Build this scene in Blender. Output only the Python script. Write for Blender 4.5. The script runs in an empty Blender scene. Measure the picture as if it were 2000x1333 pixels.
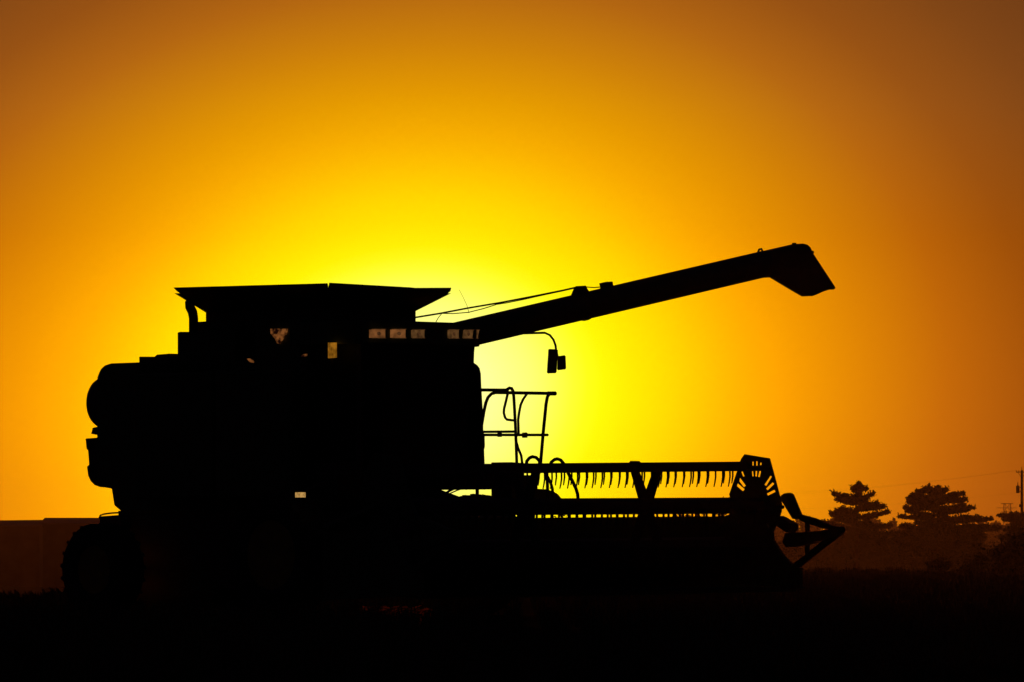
import bpy, bmesh, math, random
import numpy as np
from mathutils import Vector, Matrix

random.seed(7)
rng = np.random.default_rng(11)
S = bpy.context.scene
COL = S.collection
R = math.radians

# ------------------------------------------------------------------ camera
F = 13600.0            # focal length in photo pixels (2000 px wide): a long telephoto lens
HY = 1085.0            # photo row of the eye-level horizon
CZ = 0.75              # camera height above the ground under the machine
cam_d = bpy.data.cameras.new('camera')
cam = bpy.data.objects.new('camera', cam_d)
COL.objects.link(cam)
cam.location = (0, 0, CZ)
cam.rotation_euler = (R(90), 0, 0)
cam_d.sensor_width = 36.0
cam_d.lens = F / 2000.0 * 36.0
cam_d.shift_y = (HY - 666.5) / 2000.0
cam_d.clip_start = 0.5
cam_d.clip_end = 30000
S.camera = cam

# ------------------------------------------------------------------ sky, sun, exposure
SUN_AZ = (802 - 1000) / F                  # radians to the right of +Y
SUN_EL = (HY - 765) / F
world = bpy.data.worlds.new('World')
S.world = world
world.use_nodes = True
wt = world.node_tree
wt.nodes.clear()
def wn(t, **k):
    n = wt.nodes.new(t)
    for a, b in k.items():
        setattr(n, a, b)
    return n
def wl(a, b): wt.links.new(a, b)
def wmath(op, a, b=None, clamp=False):
    n = wn('ShaderNodeMath', operation=op)
    n.use_clamp = clamp
    for i, v in enumerate((a, b)):
        if v is None: continue
        if isinstance(v, (int, float)): n.inputs[i].default_value = v
        else: wl(v, n.inputs[i])
    return n.outputs[0]
tc = wn('ShaderNodeTexCoord')
sep = wn('ShaderNodeSeparateXYZ'); wl(tc.outputs['Generated'], sep.inputs[0])
az = wmath('ARCTAN2', sep.outputs[0], sep.outputs[1])
el = wmath('ARCSINE', sep.outputs[2])
DEG = 180 / math.pi
ele = wmath('SUBTRACT', el, SUN_EL)
da = wmath('MULTIPLY', wmath('SUBTRACT', wmath('SUBTRACT', az, SUN_AZ), wmath('MULTIPLY', wmath('MINIMUM', ele, 0.1), 0.09)), DEG)
de = wmath('MULTIPLY', ele, DEG / 0.76)      # the glow is a little flattened
de = wmath('MAXIMUM', de, wmath('MULTIPLY', de, 0.75))
rho = wmath('SQRT', wmath('ADD', wmath('MULTIPLY', da, da), wmath('MULTIPLY', de, de)))
fac = wmath('POWER', wmath('DIVIDE', rho, 180.0, True), 0.5)
ramp = wn('ShaderNodeValToRGB')
wl(fac, ramp.inputs[0])
def lin(c):
    out = []
    for v in c:
        v /= 255.0
        out.append(v / 12.92 if v <= 0.04045 else ((v + 0.055) / 1.055) ** 2.4)
    return out
PXD = DEG / F           # degrees per photo pixel
SKY = [  # (glow radius in photo pixels, colour of the sky there)
    (0, (255, 255, 205)), (70, (255, 255, 170)), (150, (255, 255, 150)), (230, (255, 255, 116)),
    (275, (255, 254, 84)), (310, (255, 251, 52)), (342, (255, 246, 24)), (375, (255, 238, 5)), (430, (255, 225, 0)), (500, (255, 208, 0)), (570, (255, 188, 0)),
    (650, (252, 168, 0)), (760, (238, 150, 0)), (890, (221, 131, 3)), (1050, (198, 106, 8)), (1200, (174, 89, 10)),
    (1400, (143, 74, 12)), (1700, (108, 57, 12)), (2200, (78, 34, 12)), (3200, (50, 23, 12)), (6000, (28, 15, 10)), (14000, (15, 10, 9)),
    (42000, (9, 8, 8))]
els = ramp.color_ramp.elements
while len(els) > 1: els.remove(els[-1])
for i, (px, c) in enumerate(SKY):
    p = math.sqrt(min(1, px * PXD / 180))
    e = els[0] if i == 0 else els.new(p)
    e.position = p
    k = 0.97 - 0.25*min(1, max(0, (px-600)/600.0))          # outer sky dims faster
    e.color = [v*k for v in lin(c)] + [1]
# the air overhead is dimmer and greyer than the band along the horizon
up = wmath('DIVIDE', wmath('MULTIPLY', el, DEG), 5.0, True)
low = wmath('DIVIDE', wmath('SUBTRACT', 2.7, wmath('MULTIPLY', el, DEG)), 1.5, True)   # brighter dusty band near the horizon
dim = wmath('SUBTRACT', wmath('ADD', 1.0, wmath('MULTIPLY', low, 0.14)), wmath('MULTIPLY', wmath('POWER', up, 1.7), 0.17))
mul = wn('ShaderNodeMix', data_type='RGBA', blend_type='MULTIPLY')
mul.inputs[0].default_value = 1.0
comb = wn('ShaderNodeCombineColor')
for i in range(3): wl(dim, comb.inputs[i])
wl(ramp.outputs[0], mul.inputs[6]); wl(comb.outputs[0], mul.inputs[7])
grey = wn('ShaderNodeMix', data_type='RGBA', blend_type='MULTIPLY')
wl(wmath('DIVIDE', wmath('SUBTRACT', wmath('MULTIPLY', el, DEG), 2.6), 1.1, True), grey.inputs[0])
wl(mul.outputs[2], grey.inputs[6]); grey.inputs[7].default_value = (1.0, 1.16, 3.2, 1)
sky = wn('ShaderNodeTexSky', sky_type='NISHITA')
sky.sun_disc = False
sky.sun_elevation = SUN_EL
sky.sun_rotation = SUN_AZ
sky.dust_density = 4.0
bg1 = wn('ShaderNodeBackground'); bg1.inputs[1].default_value = 1.15
wl(grey.outputs[2], bg1.inputs[0])
bg2 = wn('ShaderNodeBackground'); bg2.inputs[1].default_value = 0.0002
wl(sky.outputs[0], bg2.inputs[0])
add = wn('ShaderNodeAddShader'); wl(bg1.outputs[0], add.inputs[0]); wl(bg2.outputs[0], add.inputs[1])
wout = wn('ShaderNodeOutputWorld'); wl(add.outputs[0], wout.inputs[0])

sun_d = bpy.data.lights.new('sun', 'SUN')
sun_d.energy = 2.6
sun_d.angle = R(0.53)
sun_d.color = (1.0, 0.20, 0.02)
sun = bpy.data.objects.new('sun', sun_d)
COL.objects.link(sun)
sdir = Vector((math.sin(SUN_AZ) * math.cos(SUN_EL), math.cos(SUN_AZ) * math.cos(SUN_EL), math.sin(SUN_EL)))
sun.rotation_euler = sdir.to_track_quat('Z', 'Y').to_euler()
sun.location = (0, 60, 30)

S.view_settings.view_transform = 'Standard'
S.view_settings.look = 'None'
S.view_settings.exposure = 0.0
S.view_settings.gamma = 1.0
S.cycles.max_bounces = 4
S.cycles.diffuse_bounces = 2
S.cycles.volume_bounces = 0

# ------------------------------------------------------------------ materials
def mat(name, c1, c2=None, rough=0.6, metal=0.0, scale=8.0, bump=0.0, emit=None, spec=0.35):
    m = bpy.data.materials.new(name)
    m.use_nodes = True
    nt = m.node_tree
    b = nt.nodes['Principled BSDF']
    b.inputs['Roughness'].default_value = rough
    b.inputs['Metallic'].default_value = metal
    b.inputs['Specular IOR Level'].default_value = spec
    c2 = c2 or tuple(v * 0.6 for v in c1)
    co = nt.nodes.new('ShaderNodeTexCoord')
    nz = nt.nodes.new('ShaderNodeTexNoise')
    nz.inputs['Scale'].default_value = scale
    nz.inputs['Detail'].default_value = 5
    nt.links.new(co.outputs['Object'], nz.inputs['Vector'])
    cr = nt.nodes.new('ShaderNodeValToRGB')
    cr.color_ramp.elements[0].position = 0.35
    cr.color_ramp.elements[1].position = 0.68
    cr.color_ramp.elements[0].color = (*c1, 1)
    cr.color_ramp.elements[1].color = (*c2, 1)
    nt.links.new(nz.outputs[0], cr.inputs[0])
    nt.links.new(cr.outputs[0], b.inputs['Base Color'])
    if bump:
        bp = nt.nodes.new('ShaderNodeBump')
        bp.inputs['Strength'].default_value = bump
        nt.links.new(nz.outputs[0], bp.inputs['Height'])
        nt.links.new(bp.outputs[0], b.inputs['Normal'])
    if emit:
        ce, st, sc = emit
        n2 = nt.nodes.new('ShaderNodeTexNoise')
        n2.inputs['Scale'].default_value = sc
        n2.inputs['Detail'].default_value = 2
        nt.links.new(co.outputs['Object'], n2.inputs['Vector'])
        c3 = nt.nodes.new('ShaderNodeValToRGB')
        c3.color_ramp.elements[0].position = 0.3
        c3.color_ramp.elements[1].position = 0.72
        c3.color_ramp.elements[0].color = (*[v * 0.45 for v in ce], 1)
        c3.color_ramp.elements[1].color = (*[min(1, v * 1.7) for v in ce], 1)
        nt.links.new(n2.outputs[0], c3.inputs[0])
        nt.links.new(c3.outputs[0], b.inputs['Emission Color'])
        b.inputs['Emission Strength'].default_value = st
    return m
M_BODY = mat('dusty_green_paint', (0.030, 0.070, 0.022), (0.055, 0.085, 0.035), 0.5)
M_SHEET = mat('dusty_sheet_metal', (0.06, 0.06, 0.05), (0.10, 0.09, 0.07), 0.55)
M_DARK = mat('dark_steel', (0.025, 0.024, 0.022), (0.05, 0.045, 0.04), 0.55)
M_RUBBER = mat('tyre_rubber', (0.018, 0.017, 0.016), (0.04, 0.034, 0.028), 0.85, bump=0.3)
M_RIM = mat('rim_paint', (0.35, 0.24, 0.03), (0.22, 0.15, 0.03), 0.5)
M_GLASS = mat('cab_glass', (0.010, 0.011, 0.012), (0.014, 0.014, 0.014), 0.55, spec=0.2)
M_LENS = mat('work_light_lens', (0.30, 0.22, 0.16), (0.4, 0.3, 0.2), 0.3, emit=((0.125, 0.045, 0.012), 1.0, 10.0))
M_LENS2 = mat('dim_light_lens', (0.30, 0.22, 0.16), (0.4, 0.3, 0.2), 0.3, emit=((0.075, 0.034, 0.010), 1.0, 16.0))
M_AMBER = mat('amber_lens', (0.35, 0.15, 0.01), (0.4, 0.2, 0.02), 0.3, emit=((0.26, 0.10, 0.006), 0.8, 14.0))
M_MARK = mat('marker_lens', (0.35, 0.2, 0.05), (0.4, 0.3, 0.1), 0.3, emit=((0.36, 0.20, 0.055), 1.0, 30.0))
M_GLINT = mat('painted_glint', (0.3, 0.2, 0.1), (0.3, 0.2, 0.1), 0.3, emit=((0.085, 0.028, 0.007), 1.0, 16.0))  # mottled glow painted in for dim patches of light, no lamp lens
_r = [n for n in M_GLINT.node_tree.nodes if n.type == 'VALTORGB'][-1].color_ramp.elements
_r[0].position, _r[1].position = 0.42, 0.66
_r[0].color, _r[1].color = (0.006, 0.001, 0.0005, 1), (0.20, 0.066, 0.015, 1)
M_BULB = mat('bulb_shadow', (0.03, 0.02, 0.015), None, 0.4, emit=((0.05, 0.02, 0.007), 1.0, 20.0))
M_BARK = mat('bark', (0.05, 0.038, 0.028), (0.03, 0.022, 0.016), 0.9)
M_NEEDLE = mat('pine_needles', (0.035, 0.055, 0.022), (0.055, 0.075, 0.03), 0.8, scale=0.6)
M_LEAF = mat('leaves', (0.05, 0.075, 0.025), (0.075, 0.095, 0.035), 0.8, scale=0.4)
M_SOIL = mat('soil', (0.045, 0.033, 0.022), (0.08, 0.06, 0.04), 0.95, scale=1.5, spec=0.0)
M_STRAW = mat('straw', (0.16, 0.12, 0.06), (0.10, 0.075, 0.04), 0.85, scale=0.7, spec=0.0)
M_CHAFF = mat('thin_straw', (0.12, 0.06, 0.04), (0.07, 0.03, 0.02), 0.8, scale=3.0, spec=0.0)
_b = M_CHAFF.node_tree.nodes['Principled BSDF']
_t = M_CHAFF.node_tree.nodes.new('ShaderNodeBsdfTranslucent'); _t.inputs[0].default_value = (0.06, 0.022, 0.02, 1)
_m = M_CHAFF.node_tree.nodes.new('ShaderNodeMixShader'); _m.inputs[0].default_value = 0.6
_o = M_CHAFF.node_tree.nodes['Material Output']
M_CHAFF.node_tree.links.new(_b.outputs[0], _m.inputs[1]); M_CHAFF.node_tree.links.new(_t.outputs[0], _m.inputs[2]); M_CHAFF.node_tree.links.new(_m.outputs[0], _o.inputs[0])
M_WEED = mat('weeds', (0.05, 0.06, 0.025), (0.07, 0.06, 0.03), 0.85, scale=0.9, spec=0.0)
M_WALL = mat('barn_siding', (0.12, 0.09, 0.07), (0.16, 0.12, 0.09), 0.8, scale=0.8)
M_ROOF = mat('barn_roofing', (0.14, 0.12, 0.10), (0.20, 0.16, 0.13), 0.6, scale=0.5)
M_WOOD = mat('pole_wood', (0.06, 0.045, 0.03), (0.09, 0.07, 0.05), 0.9)
M_STEEL = mat('galvanised_steel', (0.25, 0.25, 0.25), (0.35, 0.35, 0.35), 0.5, metal=0.5)

# ------------------------------------------------------------------ mesh helpers
class MB:
    def __init__(s): s.v = []; s.f = []
    def add(s, vs, fs):
        k = len(s.v)
        s.v += [tuple(v) for v in vs]
        s.f += [tuple(i + k for i in f) for f in fs]
        return s
    def box(s, a, b):
        (x0, y0, z0), (x1, y1, z1) = a, b
        return s.add([(x0,y0,z0),(x1,y0,z0),(x1,y1,z0),(x0,y1,z0),(x0,y0,z1),(x1,y0,z1),(x1,y1,z1),(x0,y1,z1)],
                     [(0,3,2,1),(4,5,6,7),(0,1,5,4),(1,2,6,5),(2,3,7,6),(3,0,4,7)])
    def hexa(s, lo, hi):
        n = len(lo)
        return s.add(list(lo) + list(hi), [tuple(range(n))[::-1], tuple(range(n, 2*n))] +
                     [(i, (i+1) % n, n + (i+1) % n, n + i) for i in range(n)])
    def prism(s, pts, d):
        pts = [Vector(p) for p in pts]
        return s.hexa(pts, [p + Vector(d) for p in pts])
    def tube(s, pts, r, n=8, caps=True):
        pts = [Vector(p) for p in pts]
        rs = r if isinstance(r, (list, tuple)) else [r] * len(pts)
        ring = []
        ref = None
        for i, p in enumerate(pts):
            d = (pts[min(i+1, len(pts)-1)] - pts[max(i-1, 0)]).normalized()
            if ref is None:
                ref = d.orthogonal().normalized()
            ref = (ref - d * ref.dot(d)).normalized()
            o = d.cross(ref)
            ring.append([p + (ref * math.cos(2*math.pi*k/n) + o * math.sin(2*math.pi*k/n)) * rs[i] for k in range(n)])
        vs = [v for q in ring for v in q]
        fs = []
        for i in range(len(pts)-1):
            for k in range(n):
                fs.append((i*n+k, i*n+(k+1) % n, (i+1)*n+(k+1) % n, (i+1)*n+k))
        if caps:
            fs.append(tuple(range(n))[::-1]); fs.append(tuple((len(pts)-1)*n + k for k in range(n)))
        return s.add(vs, fs)
    def lathe_y(s, c, prof, n=32):
        """ring profile (offset along y, radius) revolved about the y axis through c"""
        c = Vector(c)
        vs = []
        for (dy, r) in prof:
            for k in range(n):
                a = 2*math.pi*k/n
                vs.append(c + Vector((r*math.cos(a), dy, r*math.sin(a))))
        fs = []
        m = len(prof)
        for i in range(m-1):
            for k in range(n):
                fs.append((i*n+k, i*n+(k+1) % n, (i+1)*n+(k+1) % n, (i+1)*n+k))
        fs.append(tuple(range(n))[::-1]); fs.append(tuple((m-1)*n + k for k in range(n)))
        return s.add(vs, fs)
    def build(s, name, m, parent=None, off=None, bevel=0.0, smooth=False):
        me = bpy.data.meshes.new(name)
        vs = s.v if off is None else [tuple(Vector(v) - off) for v in s.v]
        me.from_pydata(vs, [], s.f)
        bm = bmesh.new(); bm.from_mesh(me)
        bmesh.ops.recalc_face_normals(bm, faces=bm.faces)
        bm.to_mesh(me); bm.free()
        if smooth:
            for p in me.polygons: p.use_smooth = True
        me.materials.append(m)
        o = bpy.data.objects.new(name, me)
        COL.objects.link(o)
        if parent: o.parent = parent
        if bevel:
            b = o.modifiers.new('bevel', 'BEVEL'); b.width = bevel; b.segments = 2; b.limit_method = 'ANGLE'
        return o
def quads(name, P, m, parent=None, off=None):
    """P: (n,4,3) array of separate four-cornered leaves"""
    n = P.shape[0]
    me = bpy.data.meshes.new(name)
    v = P.reshape(-1, 3)
    if off is not None: v = v - np.array(off)
    me.vertices.add(n*4); me.vertices.foreach_set('co', v.ravel().astype(np.float32))
    me.loops.add(n*4); me.loops.foreach_set('vertex_index', np.arange(n*4, dtype=np.int32))
    me.polygons.add(n); me.polygons.foreach_set('loop_start', np.arange(0, n*4, 4, dtype=np.int32))
    me.update(); me.validate()
    me.materials.append(m)
    o = bpy.data.objects.new(name, me)
    COL.objects.link(o)
    if parent: o.parent = parent
    return o
def leaves(C, size, flat=0.0, long=1.0):
    """random leaf quads at centres C (n,3)"""
    n = len(C)
    a = rng.normal(size=(n, 3)); a[:, 2] *= (1-flat); a /= np.linalg.norm(a, axis=1)[:, None] + 1e-9
    b = rng.normal(size=(n, 3)); b[:, 2] *= (1-flat*0.6)
    b -= a * (a*b).sum(1)[:, None]; b /= np.linalg.norm(b, axis=1)[:, None] + 1e-9
    sz = size * rng.uniform(0.6, 1.4, n)[:, None] if np.isscalar(size) else size[:, None]
    a = a * sz * 0.5 * long; b = b * sz * 0.5
    return np.stack([C-a*0.9, C-b*0.8, C+a, C+b*0.8], 1)
def tag(o, label=None, cat=None, group=None, kind=None):
    if label: o['label'] = label
    if cat: o['category'] = cat
    if group: o['group'] = group
    if kind: o['kind'] = kind
    return o
def thing(name, loc, label, cat, group=None, rz=0.0):
    o = bpy.data.objects.new(name, None)
    COL.objects.link(o)
    o.empty_display_size = 0.3
    o.location = loc; o.rotation_euler = (0, 0, rz)
    return tag(o, label, cat, group)
def at(px, py, Y):
    """world point of a photo pixel at distance Y"""
    return Vector(((px-1000)/F*Y, Y, CZ + (HY-py)/F*Y))

# ------------------------------------------------------------------ the land
def crest(x, y):
    u = x / max(y, 1.0) * F
    t = min(1, max(0, (u + 900) / 1500))
    return 108 + t * 172
def ground_z(x, y):
    d = y - crest(x, y)
    z = 0.0
    if d > 0:
        z = -3.0 * (1 - math.exp(-(d/55.0)**2 * 0.9 if d < 55 else -(d/55.0)*0.9))
    z += 0.025*math.sin(x*0.9+1.3)*math.sin(y*0.23) + 0.02*math.sin(x*2.1+y*0.7)
    return z
ys = [-40, -15, 0, 10, 20, 30] + list(np.arange(36, 60, 2.0)) + list(np.arange(60, 130, 1.5)) + list(np.arange(130, 300, 4.0)) + list(np.geomspace(300, 3200, 40))
us = list(-np.geomspace(1.2, 0.11, 14)) + list(np.linspace(-0.1, 0.1, 61)) + list(np.geomspace(0.11, 1.2, 14))
gv, gf = [], []
for y in ys:
    w = max(abs(y), 40)
    for u in us:
        x = u * w * (1.0 if w < 1000 else 1000/w)
        gv.append((x, y, ground_z(x, max(y, 1))))
nu = len(us)
for j in range(len(ys)-1):
    for i in range(nu-1):
        gf.append((j*nu+i, j*nu+i+1, (j+1)*nu+i+1, (j+1)*nu+i))
g = MB().add(gv, gf).build('field', M_SOIL, smooth=True)
tag(g, kind='structure')

# stubble rows left by the harvest, and loose straw
P = []
y = 40.0
C = []
for _ in range(60000):
    yy = 40 + (rng.random()**1.5) * 235
    xx = (rng.random()*2-1) * (yy*0.085 + 1.0)
    xx = round(xx/0.38)*0.38 + rng.normal()*0.035
    if yy < crest(xx, yy) + 4: C.append((xx, yy))
for (x, y) in C:
    h = 0.16 * (0.5 + rng.random())
    a = rng.random()*6.28; w = 0.006 + rng.random()*0.006
    lx, ly = rng.normal(size=2) * 0.035
    z = ground_z(x, y) - 0.01
    dx, dy = w*math.cos(a), w*math.sin(a)
    P.append([(x-dx, y-dy, z), (x+dx, y+dy, z), (x+lx+dx*.7, y+ly+dy*.7, z+h), (x+lx-dx*.7, y+ly-dy*.7, z+h)])
st = quads('stubble', np.array(P), M_STRAW)
tag(st, kind='stuff')
P = []
for _ in range(420):
    p = rng.random()
    y = 71 + 9*rng.random()
    x = ((700 + 135*p) - 1000)/F*y
    z = ground_z(x, y) + 0.02 + 0.14*rng.random()**1.5
    a = rng.normal()*.5; L = .04 + .10*rng.random(); w = .006
    d = Vector((math.cos(a), math.sin(a)*.6, rng.normal()*.25))*L
    P.append([(x, y, z-w), tuple(Vector((x, y, z-w))+d), tuple(Vector((x, y, z+w))+d), (x, y, z+w)])
ls = quads('loose_straw', np.array(P), M_CHAFF)
tag(ls, kind='stuff')
# weeds that grow along the crest of the field
P = []
for k in range(520):
    u = rng.uniform(-0.10, 0.10)
    uu = u * F
    t = min(1, max(0, (uu + 900) / 1500))
    Y = 108 + t*172 + rng.uniform(-6, 5)
    X = u * Y
    big = rng.random()**4
    hh = (0.06 + 0.20*big) * (0.8 + 0.45*t)
    nn = int(14 + 50*big)
    z0 = ground_z(X, Y)
    rad = 0.12 + 0.3*big
    for j in range(nn):
        a = rng.random()*6.28; r = rad*math.sqrt(rng.random())
        x, y = X + r*math.cos(a), Y + r*math.sin(a)
        h = hh * rng.uniform(0.4, 1.15)
        lx, ly = rng.normal(size=2) * hh*0.35
        w = rng.uniform(0.012, 0.035)
        P.append([(x-w*.5, y, z0-0.03), (x+w*.5, y, z0-0.03), (x+lx*0.6+w, y+ly, z0+h*0.8), (x+lx, y+ly, z0+h)])
wd = quads('weeds', np.array(P), M_WEED)
tag(wd, kind='stuff')

# ------------------------------------------------------------------ the combine harvester
D0 = 85.0
O = Vector(((739-1000)/F*D0, D0, 0.0))
TH = R(45)
fw = Vector((math.sin(TH), -math.cos(TH), 0))      # forward: to the right and towards the camera
lf = Vector((math.cos(TH), math.sin(TH), 0))       # the machine's own left: to the right and away
combine = thing('combine_harvester', O, 'dark combine harvester with flared grain tank and raised unloading auger, its wide reel out front', 'combine harvester', rz=math.atan2(fw.y, fw.x))
CAMP = Vector((0, 0, CZ))
def Q(px, py, x=None, y=None):
    """point of the machine's own plane x = const or y = const that the photo shows at that pixel"""
    r = Vector(((px-1000)/F, 1, (HY-py)/F))
    ax, c = (fw, x) if x is not None else (lf, y)
    t = (c - (CAMP - O).dot(ax)) / r.dot(ax)
    w = CAMP + r*t - O
    return Vector((w.dot(fw), w.dot(lf), w.z))
def QL(pts, **k): return [Q(px, py, **k) for px, py in pts]
def part(mb, name, m, parent=None, **k): return mb.build(name, m, parent or combine, **k)

# separator body and rear hood
hood = MB().prism(QL([(203,714),(215,710),(270,708),(420,708),(420,1000),(240,1003),(222,988),(217,955),(188,950),(189,737),(192,729),(196,721)], y=-.8), (0,1.6,0))
part(hood, 'rear_hood', M_BODY, bevel=.02)
part(MB().box((-3.3,-.8,1.3), (.1,.8,3.14)), 'separator_body', M_BODY, bevel=.015)
part(MB().prism(QL([(231,998),(760,998),(760,1148),(430,1150),(400,1188),(236,1188)], y=-.74), (0,1.4,0)), 'lower_body', M_DARK)
part(MB().box((-3.6,-.42,.62), (1.1,.42,1.3)), 'chassis', M_DARK)
chop = MB().prism(QL([(167,857),(192,855),(300,855),(300,956),(216,953),(196,952),(185,948),(177,940),(172,929),(170,912),(174,908),(173,894),(172,880),(169,877)], y=-.78), (0,1.56,0))
part(chop, 'straw_chopper', M_DARK)
cc = Q(206, 787, y=-.62)
part(MB().lathe_y(cc, [(-.12,.05),(-.11,.20),(-.05,.31),(0,.335),(1.2,.335),(1.25,.31)], 40), 'rotary_air_screen', M_DARK, smooth=True)
part(MB().prism(QL([(181,836),(190,834),(190,850),(178,848)], y=-.82), (0,.1,0)), 'rear_lamp', M_DARK)
# right-hand shields
sp = MB().box((-3.2,-1.15,1.45), (-1.75,-.80,3.0))
part(sp, 'side_shield', M_BODY, bevel=.03)
part(MB().box((-1.7,-1.15,1.45), (-.35,-.80,3.0)), 'side_shield', M_BODY, bevel=.03)
part(MB().box((-3.2,.80,1.45), (-1.75,.86,3.0)), 'side_shield', M_BODY)
part(MB().box((-1.7,.80,1.45), (-.35,.86,3.0)), 'side_shield', M_BODY)
# engine deck
deck = MB().prism(QL([(272,697),(420,697),(420,760),(272,760)], y=-.8), (0,1.4,0))
deck.prism(QL([(303,696),(307,693),(331,691),(331,698),(303,699)], y=-.7), (0,.5,0))
part(deck, 'engine_deck', M_BODY)
part(MB().prism(QL([(347,650),(352,648.5),(372,648.5),(460,648.5),(460,720),(347,720)], y=-.8), (0,1.3,0)), 'radiator_housing', M_BODY)
part(MB().prism(QL([(385,629),(407,628),(470,628),(470,660),(385,660)], y=-.6), (0,.9,0)), 'engine_cover', M_BODY)
part(MB().tube(QL([(374,585),(370,592),(371,600),(376,610),(378,622),(378,655)], y=-.68), [.05,.058,.06,.06,.058,.058], 12), 'exhaust_pipe', M_DARK, smooth=True)
# bracket and rod of the rear ladder
rl = MB().prism(QL([(195,1009),(237,1006),(237,1032),(195,1032)], y=-.9), (0,.25,0))
rl.tube(QL([(194,1012),(196,1007),(203,1004.5),(218,1002.5),(238,1001.5)], y=-.9), .011, 6)
part(rl, 'rear_ladder', M_DARK)

# grain tank
NR = Q(640, 553, y=-1.06)
RR = Q(339, 562, y=-1.06)
FL = Q(881, 563, x=NR.x)
zt = NR.z
xb = RR.x
yl = FL.y
inset = .53
br = Q(402, 608, y=-1.06+inset); bl = Q(812, 611, x=NR.x-inset)
zb = (br.z + bl.z) / 2
x0, x1, y0, y1 = br.x, NR.x-inset, -1.06+inset, bl.y
tank = MB().hexa([(x0,y0,3.0),(x1,y0,3.0),(x1,y1,3.0),(x0,y1,3.0)], [(x0,y0,zb),(x1,y0,zb),(x1,y1,zb),(x0,y1,zb)])
tank_o = part(tank, 'grain_tank', M_BODY)
def flap(a, b, c, d, n):
    a, b, c, d = map(Vector, (a, b, c, d))
    q = MB().prism([a, b, c, d], Vector(n)*.012)
    return part(q, 'tank_extension', M_BODY, tank_o)
# right side (faces the camera on the left), then front, rear and left
A = Q(339.5, 561.8, y=-1.06); A2 = Q(346, 569, y=-1.04)
mid = Q(560, 556, y=-1.06)
nb = Vector((x1, y0, zb)); rb = Vector((x0, y0, zb))
right = MB().prism([Q(338.5,562,y=-1.06), Q(638.3,553.6,y=-1.06), Q(639.6,560,y=-1.04), nb, rb, Q(346,569.5,y=-1.03)], (0,.014,0))
part(right, 'tank_extension', M_BODY, tank_o)
fb = Vector((x1, y1, zb))
front = MB().prism([Q(644.6,552.6,x=NR.x), Q(800,561.5,x=NR.x), Q(811,562.6,x=NR.x), Q(881.5,562.3,x=NR.x), Q(880,569,x=NR.x), Q(873,575,x=NR.x-.03), fb, nb, Q(643,560,x=NR.x-.015)], (-.014,0,0))
part(front, 'tank_extension', M_BODY, tank_o)
zr = zt - .05
flap((xb,-1.05,zr), (xb,yl,zr), (x0,y1,zb), (x0,y0,zb), (1,0,0))
flap((xb,yl,zr), (NR.x,yl,zr-.02), (x1,y1,zb), (x0,y1,zb), (0,-1,0))

# cab
cab = MB()
zc0 = 1.68
cab.prism([(-.45,-.86,zc0), (.62,-.86,zc0), (.80,-.70,zc0), (.80,.755,zc0), (.735,.86,zc0), (-.45,.86,zc0)], (0,0,1.68))
cab_o = part(cab, 'cab', M_GLASS)
# rear-left post, door edge and lower skirt that give the cab its right-hand outline
post = MB().prism(QL([(915,664),(922.5,668),(920.5,690),(920,709),(926,713),(931,719),(933.5,730),(934.5,755),(937.5,805),(938.5,845),(941,850),(941.5,872),(940,879),(941,905),(941,935),(905,935)], y=.862), (0,.05,0))
part(post, 'door_frame', M_DARK, cab_o)
part(MB().box((-.42,-.885,zc0), (-.34,-.862,3.36)).box((.54,-.885,zc0), (.62,-.862,3.36)).box((-.34,-.885,zc0), (.54,-.862,zc0+.2)), 'window_frame', M_DARK, cab_o)
roof_pts = []
for (x, yy) in [(-.55,-.98), (.62,-.98), (.80,-.93), (.88,-.80), (.90,-.5), (.91,0), (.90,.5), (.89,.78), (.83,.92), (.70,1.0), (-.55,1.0)]:
    roof_pts.append(Vector((x, yy, 0)))
zr1 = Q(812, 628, x=.9).z
roof = MB().hexa([p + Vector((0,0,zr1-.28)) for p in roof_pts], [p + Vector((0,0,zr1)) for p in roof_pts])
part(roof, 'cab_roof', M_BODY, cab_o, bevel=.015)
# work lights in the front edge of the roof
def lamp(px0, px1, py0, py1, x, m, rake=0.0):
    p = QL([(px0,py0),(px1,py0),(px1-rake,py1),(px0-rake,py1)], x=x)
    o = part(MB().prism(p, (-.05,0,0)), 'work_light', m, cab_o)
    c = (p[0]+p[2])/2
    w = abs(p[1].y-p[0].y)
    b = MB()
    n = 12
    b.add([c + Vector((.004, math.cos(6.283*k/n)*w*.16, math.sin(6.283*k/n)*.022)) for k in range(n)], [tuple(range(n))])
    q = MB(); t = .008
    q.prism([p[0]+Vector((.001,-t,t)), p[1]+Vector((.001,t,t)), p[1]+Vector((.001,t,0)), p[0]+Vector((.001,-t,0))], (.006,0,0))
    q.prism([p[3]+Vector((.001,-t,0)), p[2]+Vector((.001,t,0)), p[2]+Vector((.001,t,-t)), p[3]+Vector((.001,-t,-t))], (.006,0,0))
    q.add(b.v, b.f)
    part(q, 'light_bezel', M_BULB, cab_o)
lamp(726.5,752.5,644,660,.915,M_LENS)
lamp(766,792,644,660,.925,M_LENS)
lamp(806,829,645,660,.93,M_LENS2)
lamp(877,896,645,660.5,.93,M_LENS2)
lamp(907,924.5,645.5,660.5,.915,M_LENS2,2)
lamp(930.5,936,645.5,660.5,.87,M_LENS2,3)
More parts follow.
